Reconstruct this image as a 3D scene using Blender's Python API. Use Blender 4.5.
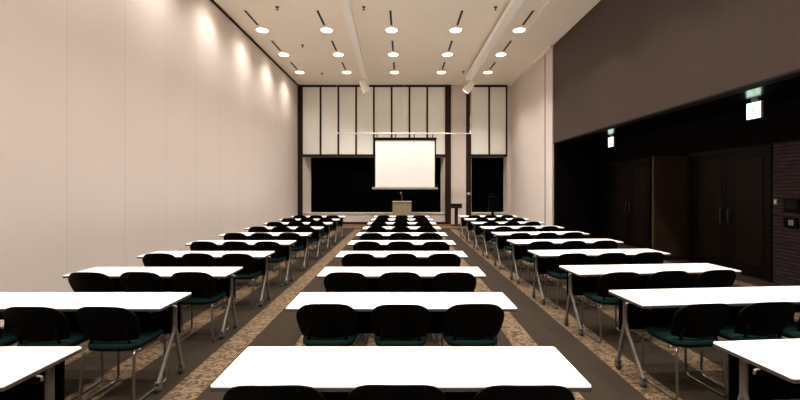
import bpy, bmesh, math, random
from mathutils import Vector, Matrix

for o in list(bpy.data.objects):
    bpy.data.objects.remove(o, do_unlink=True)
S = bpy.context.scene
C = S.collection

# ---------------------------------------------------------------- camera, world, exposure
cam_d = bpy.data.cameras.new('camera')
cam_d.sensor_width = 36.0
cam_d.lens = 36.0 * 380 / 800
cam_d.shift_x = -2 / 800
cam_d.shift_y = -12 / 800
cam_d.clip_start = 0.02
cam_d.clip_end = 100
cam = bpy.data.objects.new('camera', cam_d)
C.objects.link(cam)
cam.location = (0, 0, 1.66)
cam.rotation_euler = (math.pi / 2, 0, 0)
S.camera = cam

w = bpy.data.worlds.new('night')
S.world = w
w.use_nodes = True
w.node_tree.nodes['Background'].inputs[0].default_value = (0.02, 0.022, 0.03, 1)
w.node_tree.nodes['Background'].inputs[1].default_value = 0.3

S.view_settings.view_transform = 'Standard'
S.view_settings.look = 'None'
S.view_settings.gamma = 1
S.view_settings.use_curve_mapping = False
S.view_settings.exposure = 0.0

LAMP_POWER = 575          # each recessed ceiling downlight, W
LAMP_COLOR = (1.0, 0.945, 0.88)
LAMP_CONE = math.radians(104)
SPOT_POWER = 240          # the two heads at the ends of the white ducts
# ---------------------------------------------------------------- room dimensions
XL, XR = -4.80, 5.02      # side walls
YB, YF = -3.0, 17.5       # rear wall, front wall
ZC = 6.40                 # ceiling
ZS = 3.16                 # soffit over the side recess
XW = 6.50                 # recess wall
YE = 12.50                # recess end
rng = random.Random(7)

# ---------------------------------------------------------------- materials
def mat(name, col, rough=0.6, metal=0.0, spec=0.5, emit=None, estr=0.0, noise=None, bump=None):
    m = bpy.data.materials.new(name)
    m.use_nodes = True
    nt = m.node_tree
    b = nt.nodes['Principled BSDF']
    b.inputs['Base Color'].default_value = (*col, 1)
    b.inputs['Roughness'].default_value = rough
    b.inputs['Metallic'].default_value = metal
    b.inputs['Specular IOR Level'].default_value = spec
    if emit:
        b.inputs['Emission Color'].default_value = (*emit, 1)
        b.inputs['Emission Strength'].default_value = estr
    if noise or bump:
        tc = nt.nodes.new('ShaderNodeTexCoord')
        nz = nt.nodes.new('ShaderNodeTexNoise')
        sc, amt = noise or bump
        nz.inputs['Scale'].default_value = sc
        nz.inputs['Detail'].default_value = 4
        nt.links.new(tc.outputs['Object'], nz.inputs['Vector'])
        if noise:
            r = nt.nodes.new('ShaderNodeMapRange')
            r.inputs['To Min'].default_value = 1 - amt
            r.inputs['To Max'].default_value = 1 + amt
            nt.links.new(nz.outputs['Fac'], r.inputs['Value'])
            mx = nt.nodes.new('ShaderNodeVectorMath')
            mx.operation = 'SCALE'
            mx.inputs[0].default_value = col
            nt.links.new(r.outputs[0], mx.inputs['Scale'])
            nt.links.new(mx.outputs[0], b.inputs['Base Color'])
        if bump:
            bp = nt.nodes.new('ShaderNodeBump')
            bp.inputs['Strength'].default_value = bump[1]
            bp.inputs['Distance'].default_value = 0.005
            nt.links.new(nz.outputs['Fac'], bp.inputs['Height'])
            nt.links.new(bp.outputs[0], b.inputs['Normal'])
    return m

class NT:
    """small node helper"""
    def __init__(s, name):
        s.m = bpy.data.materials.new(name)
        s.m.use_nodes = True
        s.t = s.m.node_tree
        s.b = s.t.nodes['Principled BSDF']
        tc = s.t.nodes.new('ShaderNodeTexCoord')
        s.co = tc.outputs['Object']
        sp = s.t.nodes.new('ShaderNodeSeparateXYZ')
        s.t.links.new(s.co, sp.inputs[0])
        s.x, s.y, s.z = sp.outputs
    def put(s, sock, v):
        if isinstance(v, (int, float)):
            sock.default_value = v
        elif isinstance(v, tuple):
            sock.default_value = (*v, 1) if len(v) == 3 and sock.type == 'RGBA' else v
        else:
            s.t.links.new(v, sock)
    def math(s, op, a, b=0.0, c=0.0):
        n = s.t.nodes.new('ShaderNodeMath')
        n.operation = op
        for i, v in enumerate((a, b, c)):
            s.put(n.inputs[i], v)
        return n.outputs[0]
    def noise(s, scale, detail=3, dist=0.0, vec=None):
        n = s.t.nodes.new('ShaderNodeTexNoise')
        n.inputs['Scale'].default_value = scale
        n.inputs['Detail'].default_value = detail
        n.inputs['Distortion'].default_value = dist
        s.t.links.new(vec or s.co, n.inputs['Vector'])
        return n.outputs['Fac']
    def scale(s, v):
        n = s.t.nodes.new('ShaderNodeMapping')
        n.inputs['Scale'].default_value = v
        s.t.links.new(s.co, n.inputs['Vector'])
        return n.outputs[0]
    def mix(s, f, a, b):
        n = s.t.nodes.new('ShaderNodeMix')
        n.data_type = 'RGBA'
        s.put(n.inputs['Factor'], f)
        s.put(n.inputs['A'], a) if False else None
        s.put(n.inputs[6], a)
        s.put(n.inputs[7], b)
        return n.outputs[2]
    def ramp(s, f, lo, hi):
        n = s.t.nodes.new('ShaderNodeMapRange')
        s.put(n.inputs[0], f)
        n.inputs[1].default_value = lo
        n.inputs[2].default_value = hi
        return n.outputs[0]
    def bump(s, h, strength, dist=0.004):
        n = s.t.nodes.new('ShaderNodeBump')
        n.inputs['Strength'].default_value = strength
        n.inputs['Distance'].default_value = dist
        s.put(n.inputs['Height'], h)
        s.t.links.new(n.outputs[0], s.b.inputs['Normal'])

# carpet: dark field with tan zebra-patterned strips running towards the front wall
n = NT('striped_carpet')
ph = n.math('FLOORED_MODULO', n.math('SUBTRACT', n.x, 1.165), 0.765)
strip = n.math('MULTIPLY', n.math('LESS_THAN', ph, 0.27), n.math('LESS_THAN', n.y, 15.35))
fine = n.noise(260, 2)
zeb = n.noise(9, 1.5, 1.4, n.scale((1.0, 1.9, 1)))
zb = n.ramp(n.math('PINGPONG', n.math('MULTIPLY', zeb, 7.0), 1.0), 0.25, 0.72)
field = n.mix(fine, (0.011, 0.0072, 0.0043), (0.029, 0.0200, 0.0128))
tan = n.mix(zb, (0.038, 0.024, 0.013), (0.150, 0.100, 0.059))
tan = n.mix(n.ramp(fine, 0.35, 0.65), n.mix(0.5, tan, (0.06, 0.038, 0.022)), tan)
col = n.mix(strip, field, tan)
wood = n.mix(n.noise(6, 3, 0.3, n.scale((1, 9, 1))), (0.08, 0.042, 0.02), (0.15, 0.085, 0.045))
col = n.mix(n.math('GREATER_THAN', n.y, 15.75), col, wood)
n.put(n.b.inputs['Base Color'], col)
n.b.inputs['Roughness'].default_value = 0.95
n.b.inputs['Specular IOR Level'].default_value = 0.1
n.bump(fine, 0.5)
M_CARPET = n.m

# fabric wall covering with butt seams
def fabric_wall(name, base, phase, pitch):
    n = NT(name)
    ph = n.math('FLOORED_MODULO', n.math('SUBTRACT', n.y, phase), pitch)
    seam = n.math('LESS_THAN', ph, 0.014)
    blotch = n.noise(0.8, 3)
    weave = n.noise(150, 2, 0, n.scale((1, 1, 0.35)))
    c = n.mix(blotch, tuple(v * 0.95 for v in base), tuple(v * 1.05 for v in base))
    c = n.mix(n.math('MULTIPLY', weave, 0.22), c, tuple(v * 0.8 for v in base))
    c = n.mix(n.math('MULTIPLY', seam, 0.28), c, tuple(v * 0.45 for v in base))
    n.put(n.b.inputs['Base Color'], c)
    n.b.inputs['Roughness'].default_value = 0.85
    n.b.inputs['Specular IOR Level'].default_value = 0.2
    n.bump(weave, 0.15)
    return n.m
M_WALL = fabric_wall('beige_fabric_wall', (0.70, 0.615, 0.565), 5.44, 1.14)
M_WALLR = fabric_wall('beige_plaster_wall', (0.70, 0.615, 0.565), 13.4, 4.2)

# perforated brown panels
n = NT('perforated_brown_panel')
u = n.math('MULTIPLY', n.math('ADD', n.y, n.z), 2 * math.pi / 0.062)
v = n.math('MULTIPLY', n.math('SUBTRACT', n.y, n.z), 2 * math.pi / 0.062)
d = n.math('MULTIPLY', n.math('SINE', u), n.math('SINE', v))
hole = n.ramp(d, 0.1, 0.55)
base = n.mix(n.noise(1.3, 2), (0.055, 0.035, 0.027), (0.070, 0.045, 0.036))
c = n.mix(hole, base, (0.022, 0.014, 0.011))
n.put(n.b.inputs['Base Color'], c)
n.b.inputs['Roughness'].default_value = 0.55
n.b.inputs['Specular IOR Level'].default_value = 0.3
M_PERF = n.m

# ribbed dark stone tile in the recess
n = NT('ribbed_dark_tile')
r = n.math('FLOORED_MODULO', n.z, 0.062)
g = n.math('LESS_THAN', r, 0.012)
rowid = n.math('FLOOR', n.math('DIVIDE', n.z, 0.062))
nz = n.noise(3.0, 3, 0, n.scale((1, 2, 17)))
c = n.mix(n.ramp(nz, 0.3, 0.7), (0.030, 0.020, 0.022), (0.075, 0.052, 0.056))
c = n.mix(g, c, (0.01, 0.007, 0.007))
n.put(n.b.inputs['Base Color'], c)
n.b.inputs['Roughness'].default_value = 0.7
n.b.inputs['Specular IOR Level'].default_value = 0.1
n.bump(nz, 0.6, 0.01)
M_TILE = n.m

# wood
def woodmat(name, a, b, sc=(14, 14, 0.9), rough=0.5, spec=0.12):
    n = NT(name)
    g = n.noise(2.2, 4, 0.6, n.scale(sc))
    n.put(n.b.inputs['Base Color'], n.mix(n.ramp(g, 0.3, 0.7), a, b))
    n.b.inputs['Roughness'].default_value = rough
    n.b.inputs['Specular IOR Level'].default_value = spec
    return n.m
M_DARKWOOD = woodmat('dark_brown_wood', (0.018, 0.009, 0.006), (0.036, 0.018, 0.012))
M_FRAMEWOOD = woodmat('near_black_door_wood', (0.004, 0.002, 0.0015), (0.008, 0.004, 0.003))
M_DOOR = woodmat('dark_door_wood', (0.008, 0.0035, 0.002), (0.015, 0.0072, 0.004))
M_PANELWOOD = woodmat('brown_partition_wood', (0.034, 0.019, 0.011), (0.048, 0.028, 0.017))
M_LECTERN = woodmat('pale_lectern_wood', (0.25, 0.20, 0.12), (0.33, 0.27, 0.17))

M_CEIL = mat('ceiling_paint', (0.92, 0.84, 0.72), 0.9, spec=0.15, noise=(0.7, 0.03))
M_WHITE = mat('white_paint', (0.78, 0.74, 0.66), 0.7)
M_SILL = mat('sill_paint', (0.66, 0.60, 0.53), 0.6)
M_PANEL = mat('white_panel_fabric', (0.90, 0.89, 0.83), 0.85, spec=0.2, bump=(120, 0.1))
M_SCREEN = mat('projection_screen_fabric', (0.80, 0.775, 0.755), 0.95, spec=0.05)
M_BLACKGLASS = mat('night_window_glass', (0.0008, 0.0008, 0.001), 0.6, spec=0.01)
M_BLACK = mat('black_paint', (0.008, 0.007, 0.007), 0.7, spec=0.2)
M_SOFFIT = mat('dark_gloss_soffit', (0.003, 0.0025, 0.0025), 0.2, spec=1.0)
M_DARKWALL = mat('dark_recess_paint', (0.004, 0.0025, 0.0025), 0.8, spec=0.04)
M_SLOT = mat('slot_black', (0.012, 0.01, 0.008), 0.8, spec=0.1)
M_TOP = mat('white_laminate', (0.86, 0.81, 0.78), 0.38, spec=0.4)
M_EDGE = mat('grey_table_edge', (0.05, 0.045, 0.04), 0.5)
M_BLACKPL = mat('black_plastic', (0.0014, 0.0014, 0.0014), 0.55, spec=0.08)
M_MODESTY = mat('black_modesty_fabric', (0.0015, 0.0015, 0.0015), 0.9, spec=0.03)
M_STEEL = mat('silver_painted_steel', (0.20, 0.18, 0.16), 0.4, metal=0.6)
M_CHROME = mat('chrome_tube', (0.25, 0.225, 0.20), 0.28, metal=0.9)
M_RUBBER = mat('dark_rubber', (0.02, 0.02, 0.02), 0.7)
M_TEAL = mat('dark_teal_upholstery', (0.0013, 0.0130, 0.0112), 0.9, spec=0.15, noise=(180, 0.35))
M_DUCT = mat('white_duct_metal', (0.95, 0.92, 0.85), 0.4)
M_LAMP = mat('lit_lamp_glass', (1, 0.95, 0.85), 0.4, emit=(1.0, 0.86, 0.68), estr=14)
M_SIGN = mat('lit_sign_face', (0.8, 0.95, 0.85), 0.4, emit=(0.70, 1.0, 0.82), estr=2.0)
M_SIGNG = mat('lit_sign_green', (0.1, 0.6, 0.35), 0.4, emit=(0.50, 0.92, 0.68), estr=1.0)
M_GREYPL = mat('grey_plastic', (0.28, 0.26, 0.24), 0.5)

# ---------------------------------------------------------------- mesh helpers
class MB:
    def __init__(s):
        s.bm = bmesh.new()
    def box(s, x0, x1, y0, y1, z0, z1, bev=0.0, M=None, seg=2):
        t = bmesh.new()
        bmesh.ops.create_cube(t, size=1)
        for v in t.verts:
            v.co = Vector(((x0 + x1) / 2 + v.co.x * (x1 - x0), (y0 + y1) / 2 + v.co.y * (y1 - y0), (z0 + z1) / 2 + v.co.z * (z1 - z0)))
        if bev:
            bmesh.ops.bevel(t, geom=list(t.edges), offset=bev, segments=seg, profile=0.5, affect='EDGES')
        s._merge(t, M)
        return s
    def _merge(s, t, M=None):
        if M is not None:
            t.transform(M)
        me = bpy.data.meshes.new('tmp')
        t.to_mesh(me)
        t.free()
        s.bm.from_mesh(me)
        bpy.data.meshes.remove(me)
    def lathe(s, prof, n=24, M=None):
        """prof: (r, z) from bottom to top"""
        t = bmesh.new()
        rings = []
        for r, z in prof:
            if r < 1e-6:
                rings.append([t.verts.new((0, 0, z))])
            else:
                rings.append([t.verts.new((r * math.cos(2 * math.pi * k / n), r * math.sin(2 * math.pi * k / n), z)) for k in range(n)])
        for a, b in zip(rings, rings[1:]):
            for k in range(n):
                k2 = (k + 1) % n
                if len(a) == 1 and len(b) == 1:
                    continue
                if len(a) == 1:
                    t.faces.new((a[0], b[k2], b[k]))
                elif len(b) == 1:
                    t.faces.new((a[k], a[k2], b[0]))
                else:
                    t.faces.new((a[k], a[k2], b[k2], b[k]))
        bmesh.ops.recalc_face_normals(t, faces=t.faces)
        s._merge(t, M)
        return s
    def cyl(s, p0, p1, r, n=12, r1=None):
        p0, p1 = Vector(p0), Vector(p1)
        d = p1 - p0
        L = d.length
        q = Vector((0, 0, 1)).rotation_difference(d.normalized())
        M = Matrix.Translation(p0) @ q.to_matrix().to_4x4()
        r1 = r if r1 is None else r1
        return s.lathe([(0, 0), (r, 0), (r1, L), (0, L)], n, M)
    def tube(s, pts, r, n=8, fil=0.0, nf=4, flat=None):
        P = [Vector(p) for p in pts]
        if fil:
            Q = [P[0]]
            for a, b, c in zip(P, P[1:], P[2:]):
                d1, d2 = (a - b), (c - b)
                f = min(fil, d1.length * .45, d2.length * .45)
                p1, p2 = b + d1.normalized() * f, b + d2.normalized() * f
                for k in range(nf + 1):
                    u = k / nf
                    Q.append(p1 * (1 - u) ** 2 + b * 2 * u * (1 - u) + p2 * u * u)
            Q.append(P[-1])
            P = Q
        t = bmesh.new()
        rings = []
        up = None
        for i, p in enumerate(P):
            tan = (P[min(i + 1, len(P) - 1)] - P[max(i - 1, 0)]).normalized()
            if up is None:
                up = tan.orthogonal().normalized()
            up = (up - tan * up.dot(tan)).normalized()
            sd = tan.cross(up)
            rings.append([t.verts.new(p + (up * math.cos(2 * math.pi * k / n) + sd * math.sin(2 * math.pi * k / n)) * r) for k in range(n)])
        for a, b in zip(rings, rings[1:]):
            for k in range(n):
                t.faces.new((a[k], a[(k + 1) % n], b[(k + 1) % n], b[k]))
        t.faces.new(rings[0][::-1])
        t.faces.new(rings[-1])
        bmesh.ops.recalc_face_normals(t, faces=t.faces)
        s._merge(t)
        return s
    def prism(s, poly, z0, z1, M=None, bev=0.0):
        """poly: (x, y) outline extruded from z0 to z1"""
        t = bmesh.new()
        a = [t.verts.new((x, y, z0)) for x, y in poly]
        b = [t.verts.new((x, y, z1)) for x, y in poly]
        k = len(poly)
        t.faces.new(a[::-1])
        t.faces.new(b)
        for i in range(k):
            t.faces.new((a[i], a[(i + 1) % k], b[(i + 1) % k], b[i]))
        bmesh.ops.recalc_face_normals(t, faces=t.faces)
        s._merge(t, M)
        return s
    def rings(s, loops, cap=True, M=None):
        t = bmesh.new()
        R = [[t.verts.new(p) for p in L] for L in loops]
        k = len(R[0])
        for a, b in zip(R, R[1:]):
            for i in range(k):
                t.faces.new((a[i], a[(i + 1) % k], b[(i + 1) % k], b[i]))
        if cap:
            t.faces.new(R[0][::-1])
            t.faces.new(R[-1])
        bmesh.ops.recalc_face_normals(t, faces=t.faces)
        s._merge(t, M)
        return s
    def build(s, name, m, parent=None, smooth=False, kind=None):
        me = bpy.data.meshes.new(name)
        s.bm.normal_update()
        s.bm.to_mesh(me)
        s.bm.free()
        me.materials.append(m)
        if smooth:
            for p in me.polygons:
                p.use_smooth = True
        o = bpy.data.objects.new(name, me)
        C.objects.link(o)
        if parent:
            o.parent = parent
        if kind:
            o['kind'] = kind
        return o

def smooth_by_angle(o, deg=40):
    me = o.data
    for p in me.polygons:
        p.use_smooth = True
    bm = bmesh.new()
    bm.from_mesh(me)
    for e in bm.edges:
        if len(e.link_faces) == 2 and e.calc_face_angle(0) > math.radians(deg):
            e.smooth = False
    bm.to_mesh(me)
    bm.free()
    return o

def thing(name, label, cat, loc=(0, 0, 0), rz=0.0, group=None):
    o = bpy.data.objects.new(name, None)
    o.empty_display_size = 0.1
    C.objects.link(o)
    o.location = loc
    o.rotation_euler = (0, 0, rz)
    o['label'] = label
    o['category'] = cat
    if group:
        o['group'] = group
    return o

def struct(name, mb, m, parent=None):
    return mb.build(name, m, parent, kind=None if parent else 'structure')

def dup(o, parent=None):
    c = o.copy()
    C.objects.link(c)
    c.parent = parent
    for ch in list(o.children):
        dup(ch, c)
    return c

# ---------------------------------------------------------------- room shell
struct('floor', MB().box(XL - .3, XW + .3, YB - .3, YF + .8, -0.12, 0), M_CARPET)
struct('ceiling', MB().box(XL - .3, XR + .3, YB - .3, YF + .8, ZC, ZC + .12), M_CEIL)
struct('wall_left', MB().box(XL - .2, XL, YB, YF + .4, 0, ZC), M_WALL)
struct('wall_rear', MB().box(XL - .2, XW + .2, YB - .2, YB, 0, ZC), M_WALL)
# solid dark strip drawn for the shade in the gap between fabric wall and ceiling
struct('gap_shade_strip', MB().box(XL, XL + .05, YB, YF, ZC - .05, ZC), M_DARKWOOD)

# right side: light wall with a pilaster, then the brown perforated wall above the recess
o = struct('wall_right', MB().box(XR, XR + .2, YE + .12, YF + .4, 0, ZC), M_WALLR)
struct('pilaster', MB().box(XR - .035, XR, YE + .12, YE + .62, 0, ZC - .001, 0.006), M_WALLR, o)
struct('seam_strip', MB().box(XR - .006, XR, YE + .80, YE + .86, 0, ZC), M_EDGE, o)
o = struct('wall_right_upper', MB().box(XR, XR + .2, YB, YE + .115, ZS, ZC), M_PERF)
struct('edge_trim', MB().box(XR - .008, XR + .2, YB, YE + .115, ZS - .03, ZS + .004), M_BLACK, o)
struct('soffit', MB().box(XR + .2, XW + .2, YB, YE + .115, ZS - .02, ZS + .12), M_SOFFIT)
struct('wall_recess_end', MB().box(XR + .02, XW + .2, YE, YE + .118, 0, ZS - .02), M_DARKWALL)
struct('wall_recess_upper', MB().box(XW, XW + .2, YB, YE, 2.44, ZS - .02), M_DARKWALL)
struct('wall_recess_tile', MB().box(XW, XW + .2, YB, 6.66, 0, 2.44), M_TILE)
struct('wall_recess', MB().box(XW + .1, XW + .2, 6.66, YE, 0, 2.44), M_DARKWALL)
# cornice line along the right edge of the ceiling
struct('trim_2', MB().box(XR - .10, XR, YE + .12, YF, ZC - .06, ZC), M_CEIL)
struct('trim_3', MB().box(3.70, 3.76, YB + .5, 11.6, ZC - .025, ZC), M_DUCT)
# wooden partition standing out of the recess wall
o = struct('wall_recess_pier', MB().box(5.82, XW + .1, 8.78, 8.86, 0, 2.40, 0.006), M_PANELWOOD)
struct('seam_strip', MB().box(5.816, XW, 8.776, 8.78, 1.06, 1.075), M_DARKWOOD, o)
struct('trim_plinth', MB().box(5.81, XW, 8.77, 8.87, 0, 0.08), M_BLACK, o)

# doors in the recess
def double_door(idx, y0, y1):
    f = MB()
    f.box(XW - .02, XW + .1, y0, y0 + .08, 0, 2.44)
    f.box(XW - .02, XW + .1, y1 - .08, y1, 0, 2.44)
    f.box(XW - .02, XW + .1, y0 + .08, y1 - .08, 2.36, 2.44)
    d = struct('door_%d' % idx, f, M_FRAMEWOOD)
    mid = (y0 + y1) / 2
    for a, b, hy in ((y0 + .085, mid - .004, mid - .09), (mid + .004, y1 - .085, mid + .09)):
        m = MB().box(XW + .02, XW + .065, a, b, 0.01, 2.355, 0.004)
        leaf = m.build('door_leaf', M_FRAMEWOOD, d)
        MB().box(XW + .008, XW + .02, a + .10, b - .22, 0.22, 2.22, 0.004).build('inset_panel', M_DOOR, leaf)
        h = MB().tube([(XW + .02, hy, .95), (XW - .035, hy, .95), (XW - .035, hy, 1.25), (XW + .02, hy, 1.25)], .011, 8, .03)
        h.build('door_handle', M_EDGE, leaf, True)
    return d
double_door(1, 6.67, 8.60)
double_door(2, 9.95, 11.85)

# ---------------------------------------------------------------- front wall
# dark posts and beige piers
struct('column_1', MB().box(XL, -4.57, YF - .04, YF + .45, 0, ZC, .004), M_DARKWOOD)
struct('column_2', MB().box(1.98, 2.25, YF - .06, YF + .45, 0, ZC, .004), M_DARKWOOD)
struct('wall_front', MB().box(2.25, 2.95, YF, YF + .45, 0, ZC), M_WALLR)
struct('column_3', MB().box(2.95, 3.18, YF - .04, YF + .45, 0, ZC, .004), M_DARKWOOD)
struct('wall_front_corner', MB().box(4.85, XR, YF, YF + .45, 0, ZC), M_WALLR)
def window_unit(idx, x0, x1, npan, jl, jr):
    f = MB()
    f.box(x0, x1, YF - .02, YF + .10, ZC - .09, ZC)                # head rail
    f.box(x0, x1, YF - .03, YF + .14, 3.10, 3.21)                  # transom
    wdw = struct('window_%d' % idx, f, M_DARKWOOD)
    pit = (x1 - x0) / npan
    xs = [x0 + pit * k for k in range(npan + 1)]
    for k in range(1, npan):
        MB().box(xs[k] - .04, xs[k] + .04, YF - .02, YF + .06, 3.21, ZC - .09).build('mullion', M_DARKWOOD, wdw)
    if idx == 2:
        MB().box(x1 - .07, x1, YF - .02, YF + .06, 3.21, ZC - .09).build('mullion', M_DARKWOOD, wdw)
    for k in range(npan):
        a = max(xs[k] + (.04 if k else 0), x0)
        b = xs[k + 1] - (.04 if k < npan - 1 else (.07 if idx == 2 else 0))
        MB().box(a, b, YF + .02, YF + .05, 3.21, ZC - .09).build('upper_panel', M_PANEL, wdw)
    # splayed white reveal, sill and knee wall below the dark pane
    r = MB()
    zb, zt = .52, 3.10
    yb = YF + .42
    if jl:
        r.prism([(x0, YF), (x0 + .02, YF), (x0 + jl, yb), (x0, yb)], zb, zt)
    if jr:
        r.prism([(x1 - .02, YF), (x1, YF), (x1, yb), (x1 - jr, yb)], zb, zt)
    r.box(x0, x1, YF, yb + .05, zt, zt + .04)
    r.build('reveal', M_SILL, wdw)
    MB().box(x0, x1, YF - .03, yb + .03, zb - .05, zb, .006).build('sill', M_SILL, wdw)
    MB().box(x0, x1, YF, YF + .3, .0, zb - .05).build('knee_wall', M_SILL, wdw)
    MB().box(x0, x1, YF - .02, YF, .0, .10).build('baseboard', M_DARKWOOD, wdw)
    MB().box(x0 + .01, x1 - .01, yb, yb + .03, zb, zt).build('pane', M_BLACKGLASS, wdw)
window_unit(1, -4.57, 1.98, 8, .28, .16)
window_unit(2, 3.18, 4.85, 2, .04, .07)
struct('wall_front_outer', MB().box(XL - .2, XR + .2, YF + .46, YF + .6, 0, ZC), M_BLACK)

# ---------------------------------------------------------------- ceiling fittings
ORD = ['first', 'second', 'third', 'fourth', 'fifth', 'sixth', 'seventh', 'eighth', 'ninth', 'tenth']
COLX = [-4.19, -2.26, -0.31, 1.61, 3.51]
COLN = ['along the left wall', 'second from the left wall', 'in the middle', 'second from the right wall', 'nearest the right wall']
ROWY = [15.56 - 2.08 * k for k in range(9)]

ld = bpy.data.lights.new('downlight_beam', 'SPOT')
ld.energy = LAMP_POWER
ld.color = LAMP_COLOR
ld.spot_size = LAMP_CONE
ld.spot_blend = 1.0
ld.shadow_soft_size = 0.10

ldw = ld.copy()                       # the line beside the fabric wall is dimmed
ldw.spot_size = math.radians(138)
ldw.shadow_soft_size = 0.16
ldw.name = 'downlight_beam_dimmed'
ldw.energy = LAMP_POWER * 0.36
lamp0 = None
slot0 = None
for r_, y in enumerate(ROWY):
    for c_, x in enumerate(COLX):
        lab = 'round lit downlight, lamp line %s, %s from the screen wall' % (COLN[c_], ORD[r_])
        if lamp0 is None:
            t = lamp0 = thing('downlight', lab, 'ceiling light', (x, y, ZC), 0, 'recessed downlights')
            smooth_by_angle(MB().lathe([(.165, -.001), (.165, -.012), (.178, -.012), (.186, -.004), (.186, 0)], 32).build('trim_ring', M_DUCT, t))
            smooth_by_angle(MB().lathe([(0, -.024), (.07, -.022), (.13, -.017), (.164, -.008), (.164, -.002)], 32).build('diffuser', M_LAMP, t))
            lo = bpy.data.objects.new('beam', ld)
            C.objects.link(lo)
            lo.parent = t
            lo.location = (0, 0, -.05)
        else:
            t = dup(lamp0)
            t.location = (x, y, ZC)
            t['label'] = lab
        for ch in t.children:
            if ch.type == 'LIGHT':
                ch.data = ldw if c_ == 0 else ld
        if r_ < len(ROWY) - 3:
            sl = 'narrow dark ceiling slot %s, by the %s lamp from the screen' % (COLN[c_], ORD[r_])
            if slot0 is None:
                s_ = slot0 = thing('air_slot', sl, 'air vent', (x, y - .80, ZC), 0, 'linear air slots in the ceiling')
                MB().box(-.024, .024, -.45, .45, -.006, 0).build('slot_opening', M_SLOT, s_)
                MB().box(-.030, -.024, -.46, .46, -.009, 0).box(.024, .030, -.46, .46, -.009, 0).box(-.004, .004, -.45, .45, -.009, -.0062).build('slot_rim', M_EDGE, s_)
            else:
                s_ = dup(slot0)
                s_.location = (x, y - .80, ZC)
                s_['label'] = sl

# sprinkler heads
sp0 = None
for (x, y, lab) in ((-3.3, 15.66, 'small ceiling sprinkler near the front wall, left of the left white duct'),
                    (2.5, 15.45, 'small ceiling sprinkler near the front wall, just left of the right white duct'),
                    (-3.27, 9.95, 'small ceiling sprinkler nearest the left wall, well before the front wall'),
                    (-3.3, 12.6, 'small ceiling sprinkler midway along the left side of the ceiling'),
                    (2.45, 9.95, 'small ceiling sprinkler beside the near length of the right white duct'),
                    (-1.0, 9.95, 'small ceiling sprinkler just right of the left white duct')):
    if sp0 is None:
        t = sp0 = thing('sprinkler', lab, 'sprinkler', (x, y, ZC), 0, 'ceiling sprinklers')
        MB().lathe([(.02, -.03), (.045, -.012), (.05, 0), (0, 0)], 16).build('escutcheon', M_EDGE, t)
        MB().cyl((0, 0, -.07), (0, 0, -.01), .012).cyl((0, 0, -.075), (0, 0, -.07), .035).build('deflector', M_EDGE, t)
    else:
        t = dup(sp0)
        t.location = (x, y, ZC)
        t['label'] = lab

# long white ducts hung below the ceiling
def duct(x, wd, ht, rz, lab):
    t = thing('lighting_duct', lab, 'lighting track', (x, 0, 0), rz, 'long white lighting ducts under the ceiling')
    z1 = ZC - .16
    MB().box(-wd / 2, wd / 2, .2, 15.72, z1 - ht, z1, .012).build('duct_body', M_DUCT, t)
    m = MB()
    for s_ in (-1, 1):
        m.box(s_ * wd * .30 - .012, s_ * wd * .30 + .012, .25, 15.68, z1 - ht - .012, z1 - ht)
    m.build('track_rail', M_DUCT, t)
    for k in range(8):
        MB().cyl((0, .9 + 2.08 * k, z1 - .005), (0, .9 + 2.08 * k, ZC), .010).lathe([(0, 0), (.04, 0), (.04, -.01), (0, -.01)], 12, Matrix.Translation((0, .9 + 2.08 * k, ZC))).build('hanger_rod', M_DUCT, t)
    return t, z1 - ht
d1, dz = duct(-1.14, .20, .13, .0256, 'long white lighting duct under the ceiling, the left and slimmer one')
d2, dz2 = duct(2.86, .27, .16, .008, 'long white lighting duct under the ceiling, the right and wider one')

# white spotlight heads at the ends of the ducts, aimed at the screen
def spot_head(x, z, aim, lab):
    t = thing('spotlight', lab, 'spotlight', (x, 15.55, z), 0, 'white spotlight heads')
    # bracket from the rail
    MB().cyl((0, 0, 0), (0, 0, -.10), .03).box(-.185, .185, -.03, .03, -.115, -.095).box(-.185, -.165, -.03, .03, -.30, -.095).box(.165, .185, -.03, .03, -.30, -.095).build('yoke', M_DUCT, t)
    c = Vector((0, 0, -.28))
    a = Vector(aim) - (t.location + c)
    q = Vector((0, 0, 1)).rotation_difference(a.normalized()).to_matrix().to_4x4()
    Mx = Matrix.Translation(c) @ q
    smooth_by_angle(MB().lathe([(0, -.27), (.11, -.27), (.125, -.25), (.13, -.02), (.155, .03), (.158, .22), (.145, .22), (.14, .16), (0, .16)], 24, Mx).build('housing', M_DUCT, t))
    MB().lathe([(0, .162), (.135, .162), (.135, .168), (0, .168)], 24, Mx).build('lens', M_LAMP, t)
    l = bpy.data.lights.new('spotlight_beam', 'SPOT')
    l.energy = SPOT_POWER
    l.color = (1, .86, .72)
    l.spot_size = math.radians(62)
    l.spot_blend = .6
    l.shadow_soft_size = .08
    lo = bpy.data.objects.new('beam', l)
    C.objects.link(lo)
    lo.parent = t
    lo.matrix_local = Mx @ Matrix.Translation((0, 0, .23)) @ Matrix.Rotation(math.pi, 4, 'X')
spot_head(-1.535, dz - .020, (.1, 16.5, 2.7), 'white spotlight head hanging from the end of the left duct')
spot_head(2.735, dz2 - .020, (.3, 16.5, 2.7), 'white spotlight head hanging from the end of the right duct')

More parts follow.
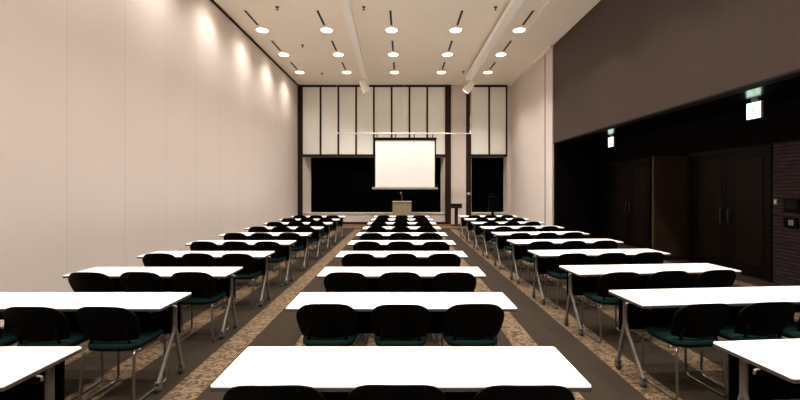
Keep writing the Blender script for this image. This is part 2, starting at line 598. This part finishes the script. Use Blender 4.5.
# horizontal batten and projection screen
t = thing('hanging_batten', 'thin white horizontal pipe hung across the front wall above the screen', 'pipe', (0, 16.45, 0))
MB().cyl((-2.83, 0, 4.02), (2.98, 0, 4.02), .024).build('pipe', M_SILL, t, True)
for x in (-2.81, .1, 2.96):
    MB().cyl((x, 0, 4.02), (x, 0, ZC), .006, 6).build('suspension_wire', M_DUCT, t)
MB().cyl((2.96, 0, 4.0), (2.96, 0, 4.16), .028).build('end_fitting', M_DUCT, t)
MB().cyl((-2.81, 0, 4.0), (-2.81, 0, 4.10), .028).build('end_fitting', M_DUCT, t)

t = thing('projection_screen', 'white projection screen with black borders hanging over the dark window', 'projection screen', (.13, 16.42, 0))
MB().box(-1.34, 1.34, .012, .02, 1.66, 3.80).build('black_border', M_BLACKPL, t)
MB().box(-1.28, 1.28, .004, .011, 1.70, 3.72).build('screen_fabric', M_SCREEN, t)
MB().box(-1.37, 1.37, -.035, .045, 3.76, 3.84, .012).build('roller_case', M_BLACKPL, t)
MB().box(-1.42, 1.42, -.02, .05, 1.60, 1.69, .015).build('weight_bar', M_GREYPL, t)
for x in (-1.2, -.4, .4, 1.2):
    MB().box(x - .02, x + .02, 0, .01, 3.83, 3.988).build('strap', M_BLACKPL, t)

# exit signs hung under the soffit
def sign(y, lab):
    t = thing('exit_sign', lab, 'exit sign', (5.88, y, ZS - .02), 0, 'lit exit signs under the soffit')
    MB().box(-.022, .022, -.132, .132, -.330, -.05, .006).build('housing', M_GREYPL, t)
    MB().box(-.02, .02, -.05, .05, -.052, 0).build('bracket', M_GREYPL, t)
    f = MB().box(-.026, -.021, -.126, .126, -.324, -.056).build('sign_face', M_SIGN, t)
    # running figure and doorway, pale green
    g = MB()
    X0, X1 = -.028, -.0255
    def q(pts):
        vs = [Vector((X0, -(u - .5) * .25, -.324 + v * .268)) for u, v in pts]
        g.rings([[v for v in vs], [Vector((X1, v.y, v.z)) for v in vs]])
    q([(.62, .14), (.66, .14), (.66, .86), (.62, .86)])
    q([(.66, .82), (.90, .82), (.90, .86), (.66, .86)])
    q([(.86, .14), (.90, .14), (.90, .82), (.86, .82)])
    q([(.36, .40), (.46, .36), (.56, .64), (.46, .68)])
    q([(.40, .38), (.48, .40), (.34, .24), (.16, .20), (.18, .26)])
    q([(.42, .44), (.50, .40), (.60, .30), (.54, .12), (.48, .14), (.52, .28)])
    q([(.48, .66), (.52, .62), (.64, .54), (.62, .48)])
    q([(.46, .66), (.44, .60), (.28, .54), (.28, .60)])
    q([(.52, .72), (.57, .70), (.62, .74), (.61, .81), (.55, .83), (.51, .79)])
    g.build('running_figure', M_SIGNG, f)
sign(6.33, 'lit pale green exit sign under the soffit above the near double doors')
sign(10.66, 'lit pale green exit sign under the soffit, the far smaller-looking one')

# small plates on the recess wall and posts
t = thing('control_panel', 'dark square wall panel on the ribbed tile wall', 'control panel', (XW, 6.32, 1.36))
MB().box(-.03, 0, -.13, .13, -.12, .12, .006).build('panel_box', M_BLACKPL, t)
MB().box(-.034, -.03, -.09, .09, -.05, .09).build('cover', M_BLACK, t)
t = thing('telephone_box', 'lower dark box under the square panel on the tile wall', 'wall box', (XW, 6.33, 1.09))
MB().box(-.04, 0, -.11, .11, -.09, .08, .006).build('box_body', M_BLACKPL, t)
MB().box(-.045, -.04, -.06, .02, -.05, .04).build('keypad', M_GREYPL, t)
t = thing('light_switch', 'small pale switch plate at the edge of the tile wall', 'switch', (XW, 6.61, 1.42))
MB().box(-.01, 0, -.03, .03, -.05, .05, .003).build('plate', M_GREYPL, t)
MB().box(-.014, -.01, -.012, .012, -.025, .025).build('rocker', M_DUCT, t)
t = thing('wall_switch', 'small grey switch plate on the dark post beside the beige pier', 'switch', (3.06, YF - .04, 1.40))
MB().box(-.09, .09, -.014, 0, -.06, .06, .003).build('plate', M_GREYPL, t)
MB().box(-.03, .03, -.020, -.014, -.03, .03).build('rocker', M_DUCT, t)

# ---------------------------------------------------------------- lectern, microphone, side stand, loudspeaker
t = thing('lectern', 'pale wooden lectern in front of the dark window below the screen', 'lectern', (0.0, 16.0, 0))
MB().box(-.39, .39, -.24, -.21, .06, 1.06, .004).build('front_panel', M_LECTERN, t)
for s_ in (-1, 1):
    MB().box(s_ * .375 - .015, s_ * .375 + .015, -.21, .22, .06, 1.06, .003).build('side_panel', M_LECTERN, t)
MB().box(-.36, .36, -.21, .2, .60, .62).build('shelf', M_LECTERN, t)
MB().box(-.40, .40, -.27, .26, 1.06, 1.10, .008).build('top', M_LECTERN, t)
MB().box(-.41, .41, -.25, .24, 0, .06, .004).build('plinth', M_DARKWOOD, t)
t = thing('microphone', 'slim silver gooseneck microphone standing on the lectern', 'microphone', (0, 15.95, 1.10))
MB().lathe([(0, 0), (.06, 0), (.06, .015), (.02, .025), (0, .025)], 20).build('base', M_STEEL, t)
MB().tube([(0, 0, .02), (0, 0, .16), (-.02, -.02, .26), (-.04, -.06, .32)], .010, 8, .05).build('gooseneck', M_STEEL, t, True)
MB().cyl((-.035, -.05, .30), (-.06, -.10, .38), .022, 12, .026).build('head', M_STEEL, t)

t = thing('side_stand', 'dark wooden pedestal stand before the beige pier', 'stand', (2.36, 16.6, 0))
MB().box(-.235, .235, -.17, .17, .78, .95, .008).build('top_box', M_DARKWOOD, t)
MB().box(-.25, .25, -.19, .19, .95, .975, .005).build('top', M_DARKWOOD, t)
MB().prism([(-.075, -.06), (.075, -.06), (.06, .05), (-.06, .05)], .05, .78).build('post', M_DARKWOOD, t)
MB().box(-.17, .17, -.15, .15, 0, .05, .008).build('base', M_DARKWOOD, t)

t = thing('loudspeaker', 'tall black loudspeaker on a stand in front of the narrow dark window', 'speaker', (4.02, 16.85, 0))
MB().box(-.19, .19, -.16, .16, .62, 1.30, .02).build('cabinet', M_BLACKPL, t)
MB().box(-.16, .16, -.172, -.16, .66, 1.26, .004).build('grille', M_MODESTY, t)
MB().cyl((0, 0, .02), (0, 0, .62), .06).build('pole', M_BLACKPL, t)
MB().box(-.20, .20, -.18, .18, 0, .03, .006).build('base', M_BLACKPL, t)
MB().box(-.10, .02, -.08, .04, 1.30, 1.42, .01).build('amplifier', M_BLACKPL, t)

# ---------------------------------------------------------------- tables
def rounded_rect(hx, hy, r, n=5):
    pts = []
    for cx, cy, a0 in ((hx - r, hy - r, 0), (-hx + r, hy - r, 90), (-hx + r, -hy + r, 180), (hx - r, -hy + r, 270)):
        for k in range(n + 1):
            a = math.radians(a0 + 90 * k / n)
            pts.append((cx + r * math.cos(a), cy + r * math.sin(a)))
    return pts

def make_table(L):
    t = thing('folding_table', 'x', 'table', (0, 0, 0), 0, 'white-topped folding tables')
    hx, hy = L / 2, .226
    def ring(ix, z):
        return [Vector((x, y, z)) for x, y in rounded_rect(hx - ix, hy - ix, .013)]
    smooth_by_angle(MB().rings([ring(.001, .7105), ring(.001, .7165), ring(.003, .7195), ring(.006, .72)]).build('tabletop', M_TOP, t), 50)
    MB().rings([ring(.006, .690), ring(0, .692), ring(0, .7103)]).build('edge_band', M_EDGE, t)
    # steel under-frame with hinge tube
    MB().box(-hx + .10, hx - .10, -.10, -.06, .655, .69).box(-hx + .10, hx - .10, .10, .14, .655, .69).build('under_frame', M_BLACKPL, t)
    MB().box(-hx + .12, hx - .12, -.14, .16, .60, .612).tube([(-hx + .11, -.14, .606), (hx - .11, -.14, .606)], .008, 6).build('book_shelf', M_BLACKPL, t)
    MB().box(-hx + .09, hx - .09, .196, .206, .36, .688).build('modesty_panel', M_MODESTY, t)
    for s_ in (-1, 1):
        x = s_ * (hx - .085)
        leg = MB()
        leg.box(x - .02, x + .02, .06, .14, .668, .691)
        leg.tube([(x, .105, .68), (x, .105, .44)], .021, 10)
        leg.tube([(x, .105, .50), (x, .09, .42), (x, -.115, .075)], .017, 8, .05)
        leg.tube([(x, .108, .46), (x, .13, .38), (x, .205, .075)], .017, 8, .05)
        lo = smooth_by_angle(leg.build('leg', M_STEEL, t), 50)
        for yy in (-.118, .206):
            MB().cyl((x - .013, yy, .030), (x + .013, yy, .030), .030, 16).build('caster', M_RUBBER, lo, False)
            MB().box(x - .021, x - .015, yy - .018, yy + .018, .026, .085).box(x + .015, x + .021, yy - .018, yy + .018, .026, .085).box(x - .021, x + .021, yy - .018, yy + .018, .075, .085).build('caster_fork', M_STEEL, lo)
        # flip lever and hook under the end
        MB().tube([(x - s_ * .02, -.19, .672), (x - s_ * .02, -.05, .665)], .008, 6).build('flip_lever', M_STEEL, t)
        MB().tube([(hx * s_ * .999, -.06, .685), ((hx + .028) * s_, -.06, .683), ((hx + .028) * s_, -.06, .66)], .006, 6, .01).build('bag_hook', M_STEEL, t)
    MB().tube([(-hx + .085, .105, .575), (hx - .085, .105, .575)], .016, 8).build('crossbar', M_BLACKPL, t)
    return t

# ---------------------------------------------------------------- chairs
def make_chair():
    t = thing('stacking_chair', 'x', 'chair', (0, 0, 0), 0, 'black-backed teal-seated stacking chairs')
    # back shell: arched top, rounded corners, curved in plan
    nu, nv = 16, 8
    fr, bk = [], []
    for j in range(nv + 1):
        v = j / nv
        fr.append([]); bk.append([])
        for i in range(nu + 1):
            s_ = -1 + 2 * i / nu
            hw = .202 + .034 * math.sin(min(v * 1.25, 1) * math.pi / 2)
            zt = .782 - .022 * s_ * s_ - .050 * abs(s_) ** 5
            zb = .482 + .012 * s_ * s_
            z = zb + (zt - zb) * v
            x = s_ * hw * (1 - .06 * max(0, v - .85) / .15 * abs(s_) ** 3)
            y = -.118 - .082 * v - .062 * (1 - s_ * s_) * (.55 + .45 * v)
            th = .013 * (1 - .6 * max(abs(s_) ** 6, max(0, v - .9) * 10))
            fr[j].append((x, y + th, z)); bk[j].append((x, y - th, z))
    b = MB()
    tb = bmesh.new()
    F = [[tb.verts.new(p) for p in r] for r in fr]
    B = [[tb.verts.new(p) for p in r] for r in bk]
    for j in range(nv):
        for i in range(nu):
            tb.faces.new((F[j][i], F[j][i + 1], F[j + 1][i + 1], F[j + 1][i]))
            tb.faces.new((B[j][i], B[j + 1][i], B[j + 1][i + 1], B[j][i + 1]))
    for i in range(nu):
        tb.faces.new((F[nv][i], F[nv][i + 1], B[nv][i + 1], B[nv][i]))
        tb.faces.new((F[0][i + 1], F[0][i], B[0][i], B[0][i + 1]))
    for j in range(nv):
        tb.faces.new((F[j][0], F[j + 1][0], B[j + 1][0], B[j][0]))
        tb.faces.new((F[j + 1][nu], F[j][nu], B[j][nu], B[j + 1][nu]))
    bmesh.ops.recalc_face_normals(tb, faces=tb.faces)
    b._merge(tb)
    smooth_by_angle(b.build('backrest', M_BLACKPL, t), 55)
    # seat cushion on a black pan
    def loop(r, z, e=4.0, n=36, hx=.215, hy=.205):
        out = []
        for k in range(n):
            a = 2 * math.pi * k / n
            c, s_ = math.cos(a), math.sin(a)
            q = (abs(c) ** e + abs(s_) ** e) ** (-1 / e)
            x, y = c * q * hx * r, s_ * q * hy * r
            out.append(Vector((x, y + .022, z - .018 * max(0, (y - .08) / .12) ** 2)))
        return out
    smooth_by_angle(MB().rings([loop(.95, .422), loop(.99, .428), loop(1, .442), loop(.985, .458), loop(.93, .466), loop(.6, .469), loop(.25, .467)]).build('seat', M_TEAL, t), 60)
    smooth_by_angle(MB().rings([loop(.86, .408), loop(.94, .412), loop(.94, .4215)]).build('seat_pan', M_BLACKPL, t), 50)
    for s_ in (-1, 1):
        x = s_ * .198
        MB().tube([(s_ * .15, -.10, .405), (x, -.165, .405), (x + s_ * .012, -.19, .013), (x + s_ * .012, .195, .013), (x, .19, .405), (s_ * .16, .10, .405)], .0098, 8, .045).build('sled_leg', M_CHROME, t, True)
    for s_ in (-1, 1):
        MB().tube([(s_ * .155, -.09, .413), (s_ * .155, -.135, .43), (s_ * .145, -.158, .50), (s_ * .14, -.172, .58)], .011, 8, .03).build('back_bracket', M_BLACKPL, t, True)
    MB().tube([(-.198, -.10, .398), (.198, -.10, .398)], .009, 8).build('crossbar', M_CHROME, t, True)
    MB().tube([(-.198, .13, .398), (.198, .13, .398)], .009, 8).build('crossbar', M_CHROME, t, True)
    return t

ROWS = [1.804, 2.977, 4.08, 5.22, 6.38, 7.57, 8.78, 9.98, 11.17, 12.35]
ROWN = ['the front row by the viewer', 'second row from the viewer', 'third row from the viewer', 'fourth row from the viewer', 'fifth row from the viewer', 'sixth row from the viewer',
        'seventh row from the viewer', 'eighth row from the viewer', 'ninth row from the viewer', 'the tenth and farthest row']
chair0 = None
SEATN = ['left', 'middle', 'right']
for cname, L, ang in (('left', 1.755, 0.0), ('middle', 1.82, 0.0), ('right', 1.93, math.radians(4.6))):
    first = None
    for k, yn in enumerate(ROWS):
        if cname == 'right':
            R = Matrix.Rotation(ang, 3, 'Z')
            cen = Vector((1.935, yn + .075, 0)) + R @ Vector((L / 2, .226, 0))
            offs = (-.58, -.025, .52)
        else:
            cen = Vector((-2.772 if cname == 'left' else -.005, yn + .226, 0))
            offs = (-.585, -.012, .565) if cname == 'middle' else (-.535, -.005, .54)
        if first is None:
            t = first = make_table(L)
        else:
            t = dup(first)
        t.location = cen
        t.rotation_euler.z = ang
        t['label'] = 'white-topped folding table in the %s column of tables, %s' % (cname, ROWN[k])
        if k == 0 and cname != 'middle':
            continue                                     # its chairs are outside the frame
        for i, dx in enumerate(offs):
            if chair0 is None:
                c = chair0 = make_chair()
            else:
                c = dup(chair0)
            p = Vector((dx + rng.uniform(-.008, .008), -.226 + (.055 if cname == 'right' else .095 if (cname == 'left' and k == 1) else .155) + rng.uniform(-.012, .012), 0))
            p = Matrix.Rotation(ang, 3, 'Z') @ p
            c.location = cen + p
            c.rotation_euler.z = ang + math.radians(rng.uniform(-1.5, 1.5))
            c['label'] = 'black chair at the %s seat of the %s table, %s' % (SEATN[i], cname, ROWN[k])
